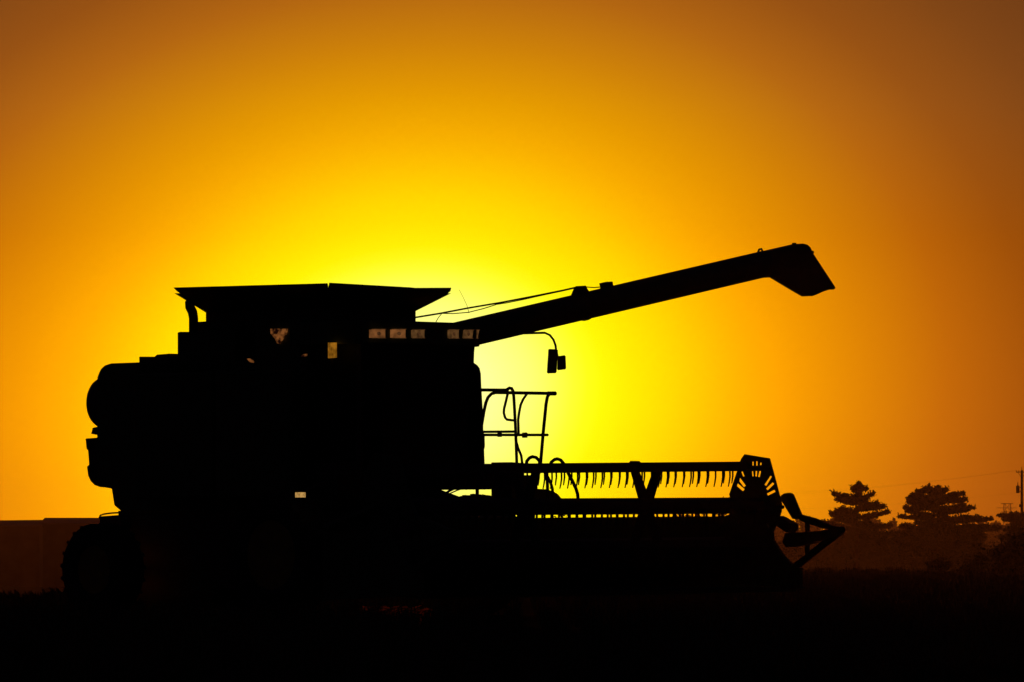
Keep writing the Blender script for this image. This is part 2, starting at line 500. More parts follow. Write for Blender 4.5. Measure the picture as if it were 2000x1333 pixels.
# small lamps and painted light patches on the right-hand flank
def flank_glow(pts, y, m, name):
    p = QL(pts, y=y)
    o = part(MB().prism(p, (0,.02,0)), name, m)
    hx = [v.x for v in p]; hz = [v.z for v in p]
    return o
flank_glow([(640.5,669.5),(655.5,669.5),(655.8,699),(640.5,700)], -1.05, M_AMBER, 'warning_lamp')
part(MB().tube([Q(648,700,y=-1.0), Q(648,712,y=-1.0), Vector((.2,-.86,2.9))], .02, 8), 'lamp_bracket', M_DARK)
flank_glow([(576.5,962),(594.5,962),(594.5,972),(576.5,972)], -1.95, M_MARK, 'marker_lamp')
part(MB().tube([Q(586,967,y=-1.88), Q(586,962,y=-1.4), Vector((.3,-.8,1.75))], .025, 8), 'lamp_bracket', M_DARK)
flank_glow([(528,642.5),(560,642.5),(559,651),(548,668),(545,672),(541,671),(536,661),(528.5,652)], -.83, M_GLINT, 'glow_patch')  # V-shaped patch of dim light, painted as emission; no lamp here
part(MB().box((-1.35,-.79,3.1), (-.55,-.50,3.62)), 'patch_backing', M_BODY)  # plain box behind the glowing V-shaped patch
flank_glow([(587,696),(593,692),(598,691.5),(598,695.5),(594,697.5),(589,697.5)], -1.17, M_GLINT, 'flank_glint')  # this and the next: specks of light given a glow of their own
flank_glow([(481.5,701),(487,700.5),(494,705),(494,709),(488,708)], -1.17, M_GLINT, 'flank_glint')

# antenna
part(MB().tube(QL([(916,612),(912,597),(904,580),(896.5,566)], x=.2), [.004,.003,.0025,.002], 5), 'antenna', M_DARK)

# unloading auger
ax = -.55
def AQ(px, py): return Q(px, py, x=ax)
top = [(868,634),(1185,557),(1480,492.5)]
bot = [(897,677),(1145,621.5),(1500,540.5)]
a0 = (AQ(880,634) + AQ(884,684))/2
a1 = (AQ(1490,491) + AQ(1496,541))/2
tube_r = (AQ(1185,556.5)-AQ(1195,610)).length/2*.97
aug = MB().tube([a0 - (a1-a0).normalized()*.35, a0, a0.lerp(a1,.5), a1], tube_r, 24)
aug_o = part(aug, 'unloading_auger', M_BODY, smooth=False)
rr = 1.0
def ring(c, r): return MB().tube([c - (a1-a0).normalized()*.02, c + (a1-a0).normalized()*.02], r, 24)
part(ring(a0.lerp(a1,.41), tube_r+.012), 'tube_flange', M_BODY, aug_o)
sd = .20
spout = MB().prism([p - Vector((sd/2,0,0)) for p in QL([(1478,495),(1548,479),(1559,476.5),(1567,478.5),(1573,484),(1577,494),(1621,561),(1621.5,564.5),(1618,566.5),(1610,566.5),(1598,570.5),(1586,576),(1576,579.5),(1556,568),(1511,541),(1495,543)], x=ax)], (sd,0,0))
part(spout, 'discharge_spout', M_BODY, aug_o, bevel=.02)
part(MB().tube([AQ(1480,494), AQ(1483,487.5), AQ(1487,486.5), AQ(1489,491)], .014, 6), 'lifting_hook', M_DARK, aug_o)
part(MB().box(AQ(1551,480)-Vector((.02,.02,0)), AQ(1551,480)+Vector((.02,.02,.035))), 'spout_bolt', M_DARK, aug_o)
part(MB().tube([AQ(1584,493), AQ(1588,493)], .02, 8), 'spout_pin', M_DARK, aug_o)
br_ = MB().prism([p - Vector((.05,0,0)) for p in QL([(1120,578),(1126,564),(1130,559),(1139,558.5),(1143,567),(1146,570),(1146,580)], x=ax)], (.1,0,0))
part(br_, 'cable_bracket', M_DARK, aug_o)
part(MB().prism([p - Vector((.06,0,0)) for p in QL([(1177,553.5),(1190,550.5),(1192,562),(1179,565)], x=ax)], (.12,0,0)), 'tube_lamp', M_DARK, aug_o)
part(MB().prism([p - Vector((.05,0,0)) for p in QL([(1138,617),(1154,613),(1153,619),(1148,624),(1144,624)], x=ax)], (.1,0,0)), 'rest_stop', M_DARK, aug_o)
part(MB().tube(QL([(811,620.5),(860,612.5),(915,602),(980,591),(1040,579.5),(1100,567.5),(1128,561)], x=ax), .011, 6), 'support_cable', M_DARK, aug_o)
part(MB().tube(QL([(862,612.5),(885,613),(915,610.5),(945,603),(970,595),(990,592),(1020,586),(1060,577),(1100,568.5),(1128,562)], x=ax+.02), .0065, 5), 'hydraulic_line', M_DARK, aug_o)
part(MB().tube(QL([(1140,560.5),(1160,562),(1180,560.5)], x=ax), .007, 5), 'hydraulic_line', M_DARK, aug_o)
part(MB().tube(QL([(864,611.5),(856,621),(851,630)], x=ax), .005, 5), 'hydraulic_line', M_DARK, aug_o)
part(MB().tube([Vector((ax,.5,2.2)), Vector((ax,.8,3.0)), a0], [.2,.2,tube_r], 20), 'auger_elbow', M_BODY, aug_o)

# mirror
mi = part(MB().tube(QL([(925,655),(1000,652),(1064,650.5),(1074,655),(1081,664),(1085,675),(1086.5,688)], x=.75), .014, 8), 'mirror_arm', M_DARK)
part(MB().prism(QL([(1071,683),(1073,682),(1086,683),(1087.5,685),(1085,727),(1083,729.5),(1070,730),(1068,728)], x=.75), (.02,0,0)), 'mirror', M_DARK, mi)
part(MB().prism(QL([(1089,696),(1101,694.5),(1102.5,696),(1103.5,719),(1102,722),(1089.5,723.5),(1088,721)], x=.72), (.02,0,0)), 'mirror', M_DARK, mi)
part(MB().tube(QL([(1086.5,684),(1089,690),(1090.5,700)], x=.74), .006, 6), 'mirror_bracket', M_DARK, mi)

# operator platform with handrails
pf = MB().box((-.6,.5,1.56), (.745,1.52,1.81))
plat = part(pf, 'operator_platform', M_DARK)
hr = .0205
def rail(pts, name='handrail', r=hr, **k):
    return part(MB().tube(QL(pts, **k), r, 8), name, M_DARK, plat)
# rail beside the door
rail([(925,762),(960,762.3),(992,762.5)], x=.55)
rail([(990,766),(991,760.5),(995,758.3),(999,759),(1002,764),(1003.5,775),(1005.5,810),(1007.5,850),(1009.5,912)], x=.55)
rail([(935,844),(1005,843.5)], x=.55, r=.016)
# outer rail
rail([(937,862),(940,835),(945,805),(949,787),(953,777),(960,769.5),(968,767.2),(990,767.5),(1084,769)], y=1.46)
part(MB().tube(QL([(1070,769),(1085,769)], y=1.46), .026, 8), 'handrail_grip', M_DARK, plat)
rail([(1073,769),(1069,776),(1066.5,790),(1061,845),(1055,915)], y=1.46)
rail([(936,850),(1070,850)], y=1.46, r=.017)
rail([(991.5,770),(988,785),(984.5,799),(984,807),(986.5,816),(990,820),(1002,821.5)], y=1.40, r=.016)
rail([(1029,770),(1022,780),(1017,791),(1014,806),(1012,820),(1013,849)], y=1.40, r=.016)
rail([(1007,858),(1012,876),(1018,890),(1020.5,910)], y=1.40, r=.016)
part(MB().box(Q(976,846,y=1.42)-Vector((.03,.01,.05)), Q(976,846,y=1.42)+Vector((.03,.01,.03))), 'rail_clamp', M_DARK, plat)
part(MB().box(Q(1025,850,y=1.47)-Vector((.035,.012,.035)), Q(1025,850,y=1.47)+Vector((.035,.012,.03))), 'rail_clamp', M_DARK, plat)
# ladder and toolbox under the platform edge
lb = MB().prism(QL([(999,903),(1024,905),(1024,928.5),(1050,928.5),(1050,980),(999,980)], x=.9), (-.35,0,0))
part(lb, 'toolbox', M_DARK)
part(MB().prism(QL([(1000,990),(1000,955),(1048,955),(1066,956),(1081,960),(1090,966),(1098,976),(1098,990)], x=1.5), (-.3,0,0)), 'reel_pump_cover', M_DARK)
lad = MB()
for yy in (1.55, 1.95):
    lad.tube([(.15,yy,1.7), (.15,yy+.0,.55)], .022, 6)
for z in (.6,.88,1.16,1.44):
    lad.box((.05,1.55,z), (.25,1.95,z+.03))
part(lad, 'ladder', M_DARK)
# hoses to the header
def hose(pts, x, r=.021): part(MB().tube(QL(pts, x=x), r, 8), 'hydraulic_hose', M_RUBBER, smooth=True)
hose([(1027,912),(1029,901),(1034,895),(1040,892.5),(1047,894),(1053,900),(1056,912)], 1.9)
hose([(1073,912),(1077,903),(1083,898),(1089,896.8),(1095,899),(1100,905),(1106,916),(1112,929),(1119,942),(1125,955),(1128,965),(1130,985)], 2.0)
hose([(1064,915),(1066,928),(1069,940),(1069.5,962),(1069.5,980)], 1.9, .02)
hose([(1062,915),(1068,929),(1075,942),(1079,955),(1080,980)], 1.95, .018)
hose([(856,973),(868,966),(878,959),(890,953)], 1.2, .016)
hose([(856,975.5),(875,966),(892,958.5),(905,954)], 1.15, .008)
hose([(990,957),(984,966),(978,972),(970,980)], 1.2, .014)

# wheels
def wheel(c, rad, width, rimr, name):
    w = width/2
    o = bpy.data.objects.new(name, None); COL.objects.link(o); o.parent = combine; o.location = c
    t = MB().lathe_y((0,0,0), [(-w*.7,rimr*1.02),(-w*.95,rimr*1.15),(-w,rad*.80),(-w*.93,rad*.93),(-w*.8,rad*.972),(w*.8,rad*.972),(w*.93,rad*.93),(w,rad*.80),(w*.95,rimr*1.15),(w*.7,rimr*1.02)], 56)
    n = 22
    for k in range(n):                      # lugs
        for sgn in (-1, 1):
            a = 2*math.pi*(k + (.5 if sgn > 0 else 0))/n
            pts_lo, pts_hi = [], []
            for (yy, da, ri, ro) in ((sgn*w*.02, .10, rad*.95, rad), (sgn*w*.98, -.10, rad*.90, rad*.975)):
                for dd in (-.035, .035):
                    aa = a + da + dd
                    pts_lo.append(Vector((ri*math.cos(aa), yy, ri*math.sin(aa))))
                    pts_hi.append(Vector((ro*math.cos(aa), yy, ro*math.sin(aa))))
            ordr = (0, 1, 3, 2)
            t.hexa([pts_lo[i] for i in ordr], [pts_hi[i] for i in ordr])
    t.build('tyre', M_RUBBER, o)
    r = MB().lathe_y((0,0,0), [(-w*.72,rimr),(-w*.60,rimr*.92),(-w*.15,rimr*.85),(-w*.12,rimr*.35),(-w*.42,rimr*.28),(-w*.45,.02),(w*.45,.02),(w*.42,rimr*.28),(w*.12,rimr*.35),(w*.15,rimr*.85),(w*.6,rimr*.92),(w*.72,rimr)], 36)
    r.build('rim', M_RIM, o)
    return o
wheel((0,1.67,.755), .76, .36, .42, 'front_wheel')
wheel((0,-1.62,.755), .76, .48, .42, 'front_wheel')
wheel((-3.62,-1.27,.57), .585, .42, .30, 'rear_wheel')
wheel((-3.62,1.2,.57), .585, .42, .30, 'rear_wheel')
part(MB().tube([(0,-1.6,.755),(0,1.6,.755)], .14, 14).box((-.3,-.6,.55), (.3,.6,1.35)), 'front_axle', M_DARK)
part(MB().tube([(-3.62,-1.15,.57),(-3.62,1.15,.57)], .09, 12).box((-3.77,-.25,.5), (-3.47,.25,1.0)), 'rear_axle', M_DARK)
part(MB().prism([(.5,-.58,1.55),(.5,-.58,.9),(2.5,-.58,.40),(2.5,-.58,1.02)], (0,1.16,0)), 'feeder_house', M_BODY)

# header: it hangs slightly low on its right-hand side
HX = 3.43
pl = Q(940, 916, x=HX); pr = Q(1440, 911.5, x=HX)
tilt = (pr.z - pl.z)/(pr.y - pl.y)
cl = Q(1060, 990, x=HX); cr_ = Q(1420, 988, x=HX)
def tz(y, z0, y0): return z0 + (y-y0)*tilt
YL, YR = 3.12, -3.2
def zc_(y): return cl.z + (cr_.z-cl.z)/(cr_.y-cl.y)*(y-cl.y)
def zt_(y): return pl.z + tilt*(y-pl.y)
HH = zt_(0) - zc_(0)                 # bat height above the reel shaft
bs_top_l = Q(1030, 1011.8, x=2.6); bs_top_r = Q(1330, 1009.3, x=2.6)
def zbk(y): return bs_top_l.z + (bs_top_r.z-bs_top_l.z)/(bs_top_r.y-bs_top_l.y)*(y-bs_top_l.y)
zlow = lambda y: zbk(y) - .82
hd = MB()
hd.hexa([(2.55,YR,zlow(YR)),(2.60,YR,zlow(YR)),(2.60,YL,zlow(YL)),(2.55,YL,zlow(YL))], [(2.55,YR,zbk(YR)),(2.60,YR,zbk(YR)),(2.60,YL,zbk(YL)),(2.55,YL,zbk(YL))])
hd.hexa([(2.6,YR,zlow(YR)),(4.05,YR,zlow(YR)-.10),(4.05,YL,zlow(YL)-.10),(2.6,YL,zlow(YL))], [(2.6,YR,zlow(YR)+.03),(4.05,YR,zlow(YR)-.07),(4.05,YL,zlow(YL)-.07),(2.6,YL,zlow(YL)+.03)])
hdr = part(hd, 'header_platform', M_BODY)
part(MB().tube([(2.98,YR+.05,zlow(YR)+.33),(2.98,YL-.05,zlow(YL)+.33)], .24, 20), 'feed_auger', M_DARK, hdr)
cb = MB().hexa([(4.02,YR,zlow(YR)-.06),(4.12,YR,zlow(YR)-.06),(4.12,YL,zlow(YL)-.06),(4.02,YL,zlow(YL)-.06)], [(4.02,YR,zlow(YR)-.03),(4.12,YR,zlow(YR)-.03),(4.12,YL,zlow(YL)-.03),(4.02,YL,zlow(YL)-.03)])
yy = YR + .05
while yy < YL:
    z = zlow(yy)
    cb.add([(4.1,yy-.018,z-.07),(4.1,yy+.018,z-.07),(4.1,yy,z-.02),(4.24,yy,z-.05)], [(0,1,2),(0,3,1),(1,3,2),(2,3,0)])
    yy += .0762
part(cb, 'cutter_bar', M_DARK, hdr)

def holed(outer, holes, d, name, m, parent):
    bm = bmesh.new()
    edges = []
    for loop in [outer] + holes:
        vs = [bm.verts.new(p) for p in loop]
        edges += [bm.edges.new((vs[i], vs[(i+1) % len(vs)])) for i in range(len(vs))]
    r = bmesh.ops.triangle_fill(bm, use_beauty=True, use_dissolve=False, edges=edges)
    fs = [f for f in bm.faces]
    ex = bmesh.ops.extrude_face_region(bm, geom=fs)
    bmesh.ops.translate(bm, vec=Vector(d), verts=[e for e in ex['geom'] if isinstance(e, bmesh.types.BMVert)])
    bmesh.ops.recalc_face_normals(bm, faces=bm.faces)
    me = bpy.data.meshes.new(name); bm.to_mesh(me); bm.free()
    me.materials.append(m)
    o = bpy.data.objects.new(name, me); COL.objects.link(o); o.parent = parent
    return o
YE = 3.12
es_out = QL([(1372,1010),(1521,1004),(1516,1012),(1512,1026),(1506,1040),(1508,1055),(1517,1069),(1526,1083),(1537,1096),(1549,1105),(1562,1110),(1562,1150),(1372,1160)], y=YE+.02)
holed(es_out, [QL([(1490.5,1014),(1494.5,1014),(1503.5,1030),(1500.5,1031)], y=YE+.02)], (0,.05,0), 'end_sheet', M_BODY, hdr)
# right-hand end sheet, the mirror of it in the machine
part(MB().prism([Vector((p.x, YR-.02, p.z - es_out[0].z + zbk(YR))) for p in es_out], (0,-.05,0)), 'end_sheet', M_BODY, hdr)

# reel
reel = bpy.data.objects.new('reel', None); COL.objects.link(reel); reel.parent = combine
rw = .205                            # half spacing of the two top bats
part(MB().tube([(HX,YR+.1,zc_(YR)), (HX,YL,zc_(YL))], .10, 20), 'reel_shaft', M_DARK, reel)
bats = [(rw,HH),(-rw,HH),(.43,0),(-.43,0),(rw,-HH),(-rw,-HH)]
yb0, yb1 = YR+.12, 2.93
YE_ = 3.12
yend = {0: 2.66, 1: 3.06}
low_tines = MB()
def tine(y, bx, bz, L, lean, kr=1.0):
    z = zt_(y) if bz > .1 else zc_(y) + bz
    return MB().tube([(HX+bx,y,z-.03), (HX+bx+.004,y-.002,z-.03-L*.45), (HX+bx-.006,y-.004+lean*.3,z-.03-L*.75), (HX+bx-.015,y-.009+lean,z-.03-L)], [.0125*kr,.0115*kr,.010*kr,.0075*kr], 5)
for i, (bx, bz) in enumerate(bats):
    b = MB()
    hgt = .058 if i < 2 else .043
    zf = (lambda y: zt_(y) - HH) if i < 2 else zc_
    yb1 = yend.get(i, 2.93)
    b.tube([(HX+bx,yb1-.1,zf(yb1)+bz-.022), (HX+bx,YE_-.02,zf(YE_)+bz-.022)], .022, 8)
    b.hexa([(HX+bx-.03,yb0,zf(yb0)+bz-hgt),(HX+bx+.03,yb0,zf(yb0)+bz-hgt),(HX+bx+.03,yb1,zf(yb1)+bz-hgt),(HX+bx-.03,yb1,zf(yb1)+bz-hgt)],
           [(HX+bx-.03,yb0,zf(yb0)+bz+hgt),(HX+bx+.03,yb0,zf(yb0)+bz+hgt),(HX+bx+.03,yb1,zf(yb1)+bz+hgt),(HX+bx-.03,yb1,zf(yb1)+bz+hgt)])
    part(b, 'reel_bat', M_DARK, reel)
    n = 0
    y = yb0 + .07
    while y < yb1 - .02 and n < 45:
        j = random.uniform(-.016, .016)
        if random.random() < .03:
            y += .139; n += 1; continue
        if i == 0:
            part(tine(y + j, bx, bz, .215, -.004), 'tine', M_DARK, reel)
        elif i == 1:
            part(tine(y + .46 + j if y + .46 < yb1 - .02 else y + .46 - (yb1 - yb0), bx, bz, .175, .008), 'tine', M_DARK, reel)
        else:
            q = tine(y + j*1.5 + .022*i, bx, bz, .20, 0, 1.3)
            low_tines.add(q.v, q.f)
        y += .139; n += 1
lt = part(low_tines, 'tines', M_DARK, reel); lt['kind'] = 'stuff'
# spiders: arms from the shaft to each bat
ysp = Q(1262, 985, x=HX).y
for ys_ in (ysp, ysp-2.05, ysp-4.1):
    if ys_ < YR + .2: continue
    sp = MB()
    for (bx, bz) in bats:
        d = Vector((bx, 0, bz)); n = Vector((-d.z, 0, d.x)).normalized()
        c = Vector((HX, ys_, zc_(ys_)))
        wa, wb = .075, .05
        sp.prism([c + n*wa - Vector((0,.02,0)), c + d + n*wb - Vector((0,.02,0)), c + d - n*wb - Vector((0,.02,0)), c - n*wa - Vector((0,.02,0))], (0,.04,0))
    part(sp, 'reel_spider', M_DARK, reel)
part(MB().tube([Q(1240,905.5,x=HX+rw)-Vector((0,.07,0)), Q(1240,905.5,x=HX+rw)+Vector((0,.07,0))], .03, 10), 'bat_clamp', M_DARK, reel)
# slotted end shield
def slot(a, b, w0, w1=None):
    w1 = w1 or w0
    a, b = Vector((a[0], a[1])), Vector((b[0], b[1]))
    n = Vector((-(b-a).y, (b-a).x)).normalized()
    return [tuple(a+n*w0/2), tuple(b+n*w1/2), tuple(b-n*w1/2), tuple(a-n*w0/2)]
sh_out = [(1444,905),(1447,897),(1454,887.5),(1503.5,895.5),(1513,930),(1524,972),(1527.5,985),(1526.5,1000),(1519,1016),(1490,1026),(1452,1024),(1436,1008),(1424,966),(1440,919)]
slots = [slot((1443,935),(1454.5,950.5),5.2), slot((1438.5,946),(1452.5,958),5.5), slot((1449,921.5),(1452.5,931),3),
         slot((1469.5,921),(1470.5,931),2.6), slot((1477,920.5),(1476.5,931),3.4), slot((1484.5,920.5),(1482,932),3.6),
         slot((1494.5,948.5),(1506,930.5),4.6,3.6), slot((1497.5,956.5),(1510.5,944),4.8), slot((1498.5,966.5),(1513.5,959),4.8),
         slot((1470.5,902),(1470.5,910),2.6), slot((1478,901.5),(1478,910),2.8), slot((1486,904),(1485.5,909),2.8)]
holed(QL(sh_out, y=YE-.02), [QL(s, y=YE-.02) for s in slots], (0,.006,0), 'end_shield', M_BODY, reel)
sh_r = [Vector((p.x, YR+.05, p.z - zc_(YE) + zc_(YR))) for p in QL(sh_out, y=YE)]
part(MB().prism(sh_r, (0,.03,0)), 'end_shield', M_BODY, reel)
# reel arms back to the header
part(MB().tube([(2.58,YL+.10,zbk(YL)-.1),(HX,YL+.10,zc_(YL))], .05, 8), 'reel_arm', M_BODY, hdr)
part(MB().tube([(2.58,YR-.12,zbk(YR)-.1),(HX,YR-.12,zc_(YR))], .05, 8), 'reel_arm', M_BODY, hdr)

# crop dividers on both ends of the header
def divider(dy, dz):
    yq = 3.2
    mv = lambda pts, t0=0: [p + Vector((0, dy + t0, dz)) for p in QL(pts, y=yq)]
    d = MB().prism(mv([(1544,1042),(1580,1040),(1615,1037),(1648,1031),(1649,1036),(1645,1044),(1615,1056),(1576,1065),(1545,1069),(1539,1059)], -.10), (0,.12,0))
    o = part(d, 'crop_divider', M_BODY)
    part(MB().prism(mv([(1528,973),(1531,968),(1536,964.5),(1544,963),(1548.5,965),(1551,969),(1566,1005),(1568,1010),(1563,1015),(1553,1014)], -.05), (0,.06,0)), 'deflector_board', M_BODY, o)
    part(MB().prism(mv([(1563,1004),(1596,1013),(1627,1027),(1648,1030),(1649,1036),(1612,1033),(1567,1017)], -.05), (0,.05,0)), 'divider_rod', M_BODY, o)
    part(MB().prism(mv([(1647,1037),(1650,1042),(1622,1062),(1564,1108),(1556,1108),(1552,1104),(1610,1058)], -.05), (0,.05,0)), 'divider_brace', M_BODY, o)
    part(MB().prism(mv([(1571,1012),(1576,1012),(1576.5,1094),(1571,1094)], .01), (0,.04,0)), 'divider_upright', M_BODY, o)
    part(MB().prism(mv([(1517,1008),(1524,1011),(1545,1024),(1545.5,1033),(1541,1041),(1535,1040),(1515,1027)]), (0,.12,0)), 'divider_hinge', M_DARK, o)
    part(MB().tube(mv([(1523,1007),(1525,1000),(1524,990)]), .009, 6), 'lift_rod', M_DARK, o)
divider(0, 0)
divider(YR-YL-.16, zc_(YR)-zc_(YL))

# ------------------------------------------------------------------ barns beyond the field, on the left
BY = 800.0
def barn(name, label, pxa, pxb, pya, pyb, depth, yshift, ribs, rz):
    a = at(pxa, pya, BY + yshift); b = at(pxb, pyb, BY + yshift)
    base = Vector(((a.x+b.x)/2, BY + yshift, -3.2))
    t = thing(name, base, label, 'barn')
    hw = (b.x-a.x)/2
    ha, hb = a.z+3.2, b.z+3.2
    eave_a, eave_b = ha - .55, hb - .55
    w = MB().hexa([(-hw+.3,.3,0),(hw-.3,.3,0),(hw-.3,depth-.3,0),(-hw+.3,depth-.3,0)], [(-hw+.3,.3,eave_a),(hw-.3,.3,eave_b),(hw-.3,depth-.3,eave_b),(-hw+.3,depth-.3,eave_a)])
    n = ribs
    for k in range(n+1):
        x = -hw + .3 + (2*hw-.6)*k/n
        w.box((x-.05,.24,0), (x+.05,.302,min(eave_a,eave_b)-.1))
    w.build('wall', M_WALL, t)
    rf = MB()
    rf.add([(-hw,-.1,eave_a-.12),(hw,-.1,eave_b-.12),(hw,depth*.5,hb),(-hw,depth*.5,ha),(hw,depth+.1,eave_b-.12),(-hw,depth+.1,eave_a-.12),
            (-hw,-.1,eave_a+.03),(hw,-.1,eave_b+.03),(hw,depth*.5,hb+.14),(-hw,depth*.5,ha+.14),(hw,depth+.1,eave_b+.03),(-hw,depth+.1,eave_a+.03)],
           [(0,1,2,3),(3,2,4,5),(6,7,8,9),(9,8,10,11),(0,1,7,6),(5,4,10,11),(0,3,9,6),(3,5,11,9),(1,2,8,7),(2,4,10,8)])
    rf.build('roof', M_ROOF, t)
    MB().box((-2.2,.16,0), (2.2,.236,4.2)).build('sliding_door', M_WALL, t)
    return t
barn('barn', 'taller long barn whose roof steps up behind the rear wheel of the combine', 79, 420, 1013.5, 1013.5, 14, 0, 34, 0)
barn('barn', 'lower barn at the left edge, its roof slightly below the next one', -330, 81, 1022.0, 1017.6, 12, 25, 40, 0)

# ------------------------------------------------------------------ trees
def trunk_mb(base, top, r0, r1, n=7):
    pts = [base.lerp(top, k/n) + Vector((random.uniform(-1,1), random.uniform(-1,1), 0))*(.06 if 0 < k < n else 0) for k in range(n+1)]
    return MB().tube(pts, [r0+(r1-r0)*k/n for k in range(n+1)], 9)
def pine(label, Y, tx, top_py, branches, r0=.42, extra=26, group='pines behind the field', zpx=4.762, ox=1580, oy=850, seed=1, size=.19):
    """branches: (trunk row, tip column, tip row, pad thickness in m) in pixels of an enlarged view of the photo"""
    rs = np.random.default_rng(seed)
    conv = lambda zx, zy: at(ox + zx/zpx, oy + zy/zpx, Y)
    top = conv(tx, top_py)
    base = Vector((top.x, Y, -3.1))
    t = thing('pine_tree', base, label, 'pine tree', group)
    tr = trunk_mb(base, top, r0, .05)
    C = []
    bl = []
    for (zy0, zx1, zy1, th) in branches:
        a = conv(tx, zy0); b = conv(zx1, zy1)
        for k in range(2):
            off = (b - a).length * rs.uniform(-.3, .3)
            bl.append((a, b + Vector((0, off, 0)), th))
    H = top.z - base.z
    for k in range(extra):                              # boughs that point towards and away from the viewer
        f = rs.uniform(.12, .93)
        zz = base.z + H*f
        # length follows the tips listed above
        best = min(branches, key=lambda q: abs(conv(tx, q[2]).z - zz))
        L = abs(conv(best[1], best[2]).x - top.x) * rs.uniform(.35, .7)
        a = Vector((top.x, Y, zz - .3)); ang = rs.choice([math.pi/2, -math.pi/2]) + rs.normal()*.55
        bl.append((a, a + Vector((math.cos(ang)*L, math.sin(ang)*L, L*.12)), .45))
    for (a, b, th) in bl:
        L = (b-a).length
        m1 = a.lerp(b, .5) - Vector((0,0,L*.05))
        tr.tube([a, m1, b], [.10,.06,.02], 5)
        n = int(90 + 190*L*th/0.45)
        for _ in range(n):
            s = rs.uniform(.10, 1.03)**.8
            p = (a*(1-s)**2 + m1*2*s*(1-s) + b*s*s)
            wid = .18 + .30*L*.35*math.sin(min(1, s)*math.pi*.85)
            C.append((p.x + rs.normal()*.16, p.y + rs.normal()*wid, p.z + rs.normal()*th*.27 + .05))
        for _ in range(int(5 + L*2.0)):                      # upturned twig ends
            s = rs.uniform(.35, 1.05)
            p = (a*(1-s)**2 + m1*2*s*(1-s) + b*s*s)
            hh, sx = rs.uniform(.12, .52), rs.normal()*.2
            for q in range(9):
                w = q/8
                C.append((p.x + sx*w + rs.normal()*.05, p.y + rs.normal()*.2, p.z + th*.2 + w*hh))
    C = np.array(C)
    tr.build('trunk', M_BARK, t, off=base)
    quads('crown', leaves(C, size, .1, 1.9), M_NEEDLE, t, off=base)
    return t
PINE_A = [(500,405,505,.5),(480,475,470,.6),(500,530,505,.4),(540,420,500,.5),(600,470,540,.7),(610,592,553,.38),(640,540,600,.5),
          (620,232,548,.42),(650,265,600,.42),(630,330,570,.5),(690,640,640,.45),(700,692,672,.4),(700,560,650,.6),(720,300,690,.4),(740,208,738,.5),(760,260,715,.5),
          (770,732,722,.34),(780,640,745,.5),(800,250,780,.5),(820,330,800,.5),(830,560,810,.35),(860,755,845,.40),(870,640,855,.35),(880,130,815,.30),(880,240,850,.4),
          (930,770,925,.4),(940,600,920,.7),(960,220,940,.8),(1000,700,990,.9),(1000,300,1010,.9)]
pine('pine tree with a narrow pointed top, nearest to the tip of the combine header', 900, 440, 462, PINE_A, seed=3, extra=30)
PINE_B = [(530,1005,530,.36),(540,1060,515,.4),(520,1110,495,.45),(525,1200,492,.4),(540,1280,512,.42),(560,1250,525,.5),
          (600,930,590,.36),(590,960,568,.42),(610,1040,570,.55),(590,1430,548,.42),(620,1445,605,.46),(610,1350,565,.6),(640,1300,600,.6),
          (650,925,625,.4),(650,1000,610,.55),(690,895,682,.33),(680,980,665,.33),(700,1520,680,.32),(720,1470,700,.46),(690,1440,655,.30),(710,1330,700,.42),
          (740,920,715,.32),(775,855,765,.30),(770,960,765,.36),(790,1460,765,.22),(800,1680,785,.34),(810,1580,770,.38),(800,1500,780,.4),(830,1420,800,.5),
          (850,1660,850,.40),(840,1000,820,.5),(880,860,850,.5),(900,1760,870,.35),(900,1640,880,.5),(930,815,925,.5),(900,900,900,.7),(960,1620,950,.8),(1000,840,985,.9),(1010,1560,1000,1.0)]
pine('broad pine tree with a rounded top and layered boughs, second from the right edge', 900, 1165, 492, PINE_B, r0=.6, seed=5, extra=60)
PINE_C = [(740,1775,752,.34),(760,1820,790,.40),(770,1905,750,.35),(800,1880,800,.45),(860,1825,885,.34),(830,1900,850,.6),(900,1890,910,.4),(950,1790,955,.32),(960,1850,960,.4),(1000,1880,1010,.6),(1040,1800,1080,.7),
          (720,2060,720,.4),(700,2130,690,.5),(760,2240,760,.5),(800,2280,810,.5),(880,2330,900,.5),(960,2330,980,.6)]
pine('pine tree cut by the right edge of the picture, below the utility pole', 880, 2060, 640, PINE_C, seed=9, extra=26)

